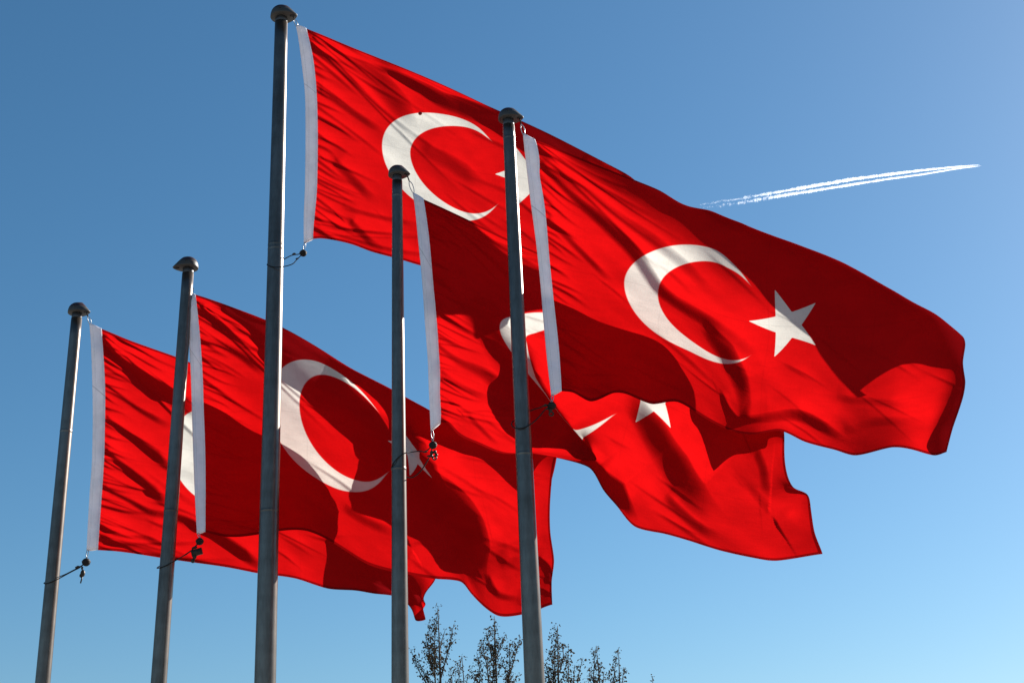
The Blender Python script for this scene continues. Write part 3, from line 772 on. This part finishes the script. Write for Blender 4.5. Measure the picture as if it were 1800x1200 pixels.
tether(PA, FA, (151.5, 987.5), .035, [(140, 996, 0), (130, 1001, 0), (112, 1010, .05), (92, 1017, .065), (79, 1023, .03), (78, 1025, -.03), (84, 1024.5, -.055), (100, 1018, -.065), (115, 1010, -.03), (130, 1002, -.01), (140, 997, -.01)],
       [(137, 996, .013)], [('ball', 144.5, 998, .010, 1.4), ('ball', 145.5, 1007, .020, 1.5), ('ball', 142.5, 1011, .014, 1.2), ('bar', 145, 1012, -.012, .058)], 'ball with a thin rod dangling below it, tied to the far left pole')

# small red patch darned onto the crescent of the highest flag
k_ = int(np.argmin(np.hypot(FC['px'] - 738.5, FC['py'] - 199.5) + (FC['off'] > .4) * 99))
yp = YC + FC['off'][k_] - 0.012
ring = [at(738.5 + 3.4 * math.cos(a), 199.5 + 3.0 * math.sin(a), yp) for a in np.linspace(0, 2 * math.pi, 17)[:-1]]
pt = MB(); V = ring + [p + np.array([0, .003, 0]) for p in ring]
pt.add(V, [tuple(range(15, -1, -1)), tuple(range(16, 32))] + [(i, (i + 1) % 16, 16 + (i + 1) % 16, 16 + i) for i in range(16)])
pt.build('darned_patch', principled('red_thread', (0.30, 0.006, 0.006), 0.9), FC['root'], False)

# ---------------------------------------------------------------- trees behind
def tree(tip, y, spires, seed, label, dens=1.0):
    """tip: pixel of the highest shoot. spires: (tip px, tip py, joint px, joint py, half-width px): upright leafy shoots"""
    rng = random.Random(seed)
    T = at(*tip, y)
    foot = np.array([T[0] + rng.uniform(-.1, .1), T[1] + 0.0, 0.0])
    root = empty('tree', foot, label, 'tree', 'young trees showing above the lower edge')
    wood = MB(); lv = MB()
    fork = foot + (T - foot) * 0.40
    trunk = spline([foot, foot + (T - foot) * .2 + [.04, .02, 0], fork, foot + (T - foot) * .7 + [rng.uniform(-.05, .05), 0, 0], T], 30)
    hgt = T[2]
    wood.tube(trunk, [0.075 * (1 - i / 29) ** 0.9 + 0.004 for i in range(30)], 8)
    px_m = FPX / (y * 1.0)
    def leaf(c, s):
        a = np.array([rng.gauss(0, 1), rng.gauss(0, 1), rng.gauss(0, 1) - .5]); a /= np.linalg.norm(a)
        b = np.cross(a, [rng.gauss(0, 1), rng.gauss(0, 1), rng.gauss(0, 1)]); b /= np.linalg.norm(b) + 1e-9
        n_ = np.cross(a, b) * .18
        lv.add([c, c + a * s * .5 + b * s * .32 + n_ * s, c + a * s, c + a * s * .5 - b * s * .32 + n_ * s], [(0, 1, 2), (0, 2, 3)])
    def shoot(a, b, hw, level):
        """a leafy shoot from a to b whose side twigs reach hw metres"""
        L = np.linalg.norm(b - a)
        mid = (a + b) / 2 + np.array([rng.uniform(-.06, .06), rng.uniform(-.1, .1), 0]) * L
        P = spline([a, mid, b], 14)
        r0 = 0.012 if level == 0 else 0.006
        wood.tube(P, [r0 * (1 - i / 15) + .002 for i in range(14)], 5)
        n_ = int(L / (0.042 if level == 0 else 0.035) * dens)
        for k in range(n_):
            t = (k + rng.random()) / n_
            if t < .06: continue
            i = min(12, int(t * 13)); c = P[i] + (P[i + 1] - P[i]) * (t * 13 - i)
            for _ in range(2):
                d = np.array([rng.gauss(0, 1), rng.gauss(0, 1), rng.uniform(.1, 1.3)]); d /= np.linalg.norm(d)
                tw = rng.uniform(.03, .09)
                e = c + d * tw
                if rng.random() < .5: wood.tube([c, e], .0016, 3)
                for _ in range(rng.choice((1, 2, 2, 3))):
                    leaf(e + np.array([rng.gauss(0, .015), rng.gauss(0, .015), rng.gauss(0, .015)]), rng.uniform(.030, .058))
        if level < 2 and hw > .08:
            m = max(2, int(L / .17))
            for k in range(m):
                t = (k + rng.uniform(.2, .8)) / m * .88 + .02
                i = min(12, int(t * 13)); c = P[i]
                ang = rng.uniform(0, 6.283); reach = hw * (1 - t) * rng.uniform(.6, 1.15) + .05
                e = c + np.array([math.cos(ang) * reach, math.sin(ang) * reach, reach * rng.uniform(1.1, 1.9)])
                shoot(c, e, reach * .35, level + 1)
    for (tx, ty, jx, jy, hw) in spires:
        d = rng.uniform(-.35, .35)
        b = at(tx, ty, y + d); a = at(jx, jy, y + d * .2)
        shoot(a, b, hw / px_m, 0)
    # crown below the picture
    for k in range(14):
        z = hgt * (.34 + .5 * k / 14)
        ang = k * 2.4 + rng.random(); rr = rng.uniform(.7, 1.15) * (1.1 - .4 * k / 14)
        i = min(29, int(z / hgt * 29)); a = trunk[i]
        e = a + np.array([math.cos(ang) * rr * .75, math.sin(ang) * rr, rng.uniform(.7, 1.1)])
        zmax = float(at(tip[0], 1290, y)[2])
        if e[2] > zmax: e[2] = zmax
        if e[2] > a[2] + .1: shoot(a, e, .35, 1)
    wood.build('trunk', M['bark'], root)
    lv.build('crown', M['leaf'], root, False)

YT = 24.0
tree((770, 1066), YT, [(770, 1066, 766, 1215, 30), (798, 1096, 775, 1190, 16), (748, 1114, 764, 1190, 14), (755, 1100, 766, 1160, 8), (722, 1140, 757, 1212, 9), (735, 1160, 757, 1205, 8), (783, 1105, 772, 1150, 8)], 1, 'young tree with a slender central shoot, between the second and first poles from the right')
tree((812, 1151), YT + 2.5, [(812, 1151, 809, 1240, 10), (792, 1172, 800, 1240, 12), (822, 1186, 810, 1240, 10)], 2, 'small tree of which only one thin shoot shows, between two taller ones', .8)
tree((869, 1082), YT + .5, [(869, 1082, 865, 1215, 28), (915, 1118, 890, 1205, 14), (845, 1127, 860, 1200, 18), (824, 1170, 850, 1225, 12), (884, 1120, 868, 1170, 12), (895, 1130, 893, 1215, 12), (855, 1110, 865, 1160, 10), (910, 1185, 890, 1230, 10), (838, 1145, 840, 1225, 12)], 3, 'broadest young tree, close to the left of the right-hand pole')
tree((980, 1099), YT - .5, [(980, 1099, 979, 1230, 18), (999, 1138, 1000, 1230, 12), (966, 1142, 972, 1215, 14), (1025, 1155, 1014, 1220, 8), (990, 1133, 984, 1180, 10), (958, 1165, 970, 1225, 12), (1010, 1168, 1000, 1230, 8)], 4, 'young tree with a thin pointed top, just right of the right-hand pole')
tree((1048, 1134), YT + 1.5, [(1048, 1134, 1044, 1235, 9), (1055, 1166, 1046, 1225, 8), (1036, 1172, 1043, 1225, 7), (1062, 1178, 1050, 1235, 8), (1032, 1190, 1042, 1235, 6)], 6, 'young tree of narrow shoots, second from the right along the lower edge', .9)
tree((1087, 1139), YT + 1.0, [(1087, 1139, 1082, 1240, 8), (1069, 1181, 1080, 1215, 6), (1096, 1173, 1085, 1230, 8), (1074, 1195, 1082, 1235, 8)], 7, 'young tree with one bare-footed shoot, right of the narrow tree', .9)
tree((1147, 1190), YT + 3.0, [(1147, 1190, 1140, 1260, 6)], 9, 'tree whose tip alone shows at the lower edge, far right of the others', .9)

# ---------------------------------------------------------------- aircraft trail high in the sky
def contrail():
    ALT = 9000.0
    rng = random.Random(4)
    up = [(1230, 360, 2.0), (1300, 349.5, 2.2), (1360, 339, 2.6), (1430, 327, 2.9), (1500, 315, 3.2), (1560, 307, 3.0), (1620, 299.6, 2.4), (1680, 293.5, 1.7), (1722, 289.8, .7)]
    lo = [(1234, 366, 2.2), (1300, 357, 2.6), (1360, 346.5, 2.9), (1430, 335.5, 2.5), (1500, 324.3, 2.3), (1560, 315, 2.1), (1620, 307, 1.8), (1680, 297, 1.5), (1725, 291.6, .7)]
    c0 = at_z(1725, 291, ALT)
    root = empty('contrail', c0, 'thin white double vapour trail crossing the blue sky on the right', 'contrail')
    for path in (up, lo):
        P = np.array(path); n_ = 700; m = 14
        V = []; F = []; UV = []
        ph = [rng.uniform(0, 6) for _ in range(6)]
        xs = np.linspace(1230, P[-1, 0], n_)
        wob = [0.0] * n_; thick = [1.0] * n_
        for k in range(1, n_):
            wob[k] = wob[k - 1] * .80 + rng.gauss(0, .10); thick[k] = 1 + (thick[k - 1] - 1) * .7 + rng.gauss(0, .16)
        for i, x in enumerate(xs):
            t = i / (n_ - 1)
            yy = np.interp(x, P[:, 0], P[:, 1]) + wob[i] * (1.3 - t); ww = np.interp(x, P[:, 0], P[:, 2])
            c = at_z(x, yy, ALT)
            r = 7.6 * (c - CAM)[1] / 16000 * ww * 0.95 * max(.35, thick[i] ** (1.25 - t)) * (min(1, (1 - t) * 40 + .15))
            for k in range(m):
                a = 2 * math.pi * k / m
                rr = r * (1 + .22 * math.sin(3 * a + i * .9 + ph[0]) * (1.2 - t) + .18 * math.sin(5 * a - i * 1.7 + ph[1]) * (1.2 - t))
                V.append(c + rr * (math.cos(a) * UP + math.sin(a) * FWD)); UV.append((t, k / m))
        for i in range(n_ - 1):
            for k in range(m):
                F.append((i * m + k, i * m + (k + 1) % m, (i + 1) * m + (k + 1) % m, (i + 1) * m + k))
        obj('vapour_strand', V, F, M['vapour'], root, True, UV)
contrail()
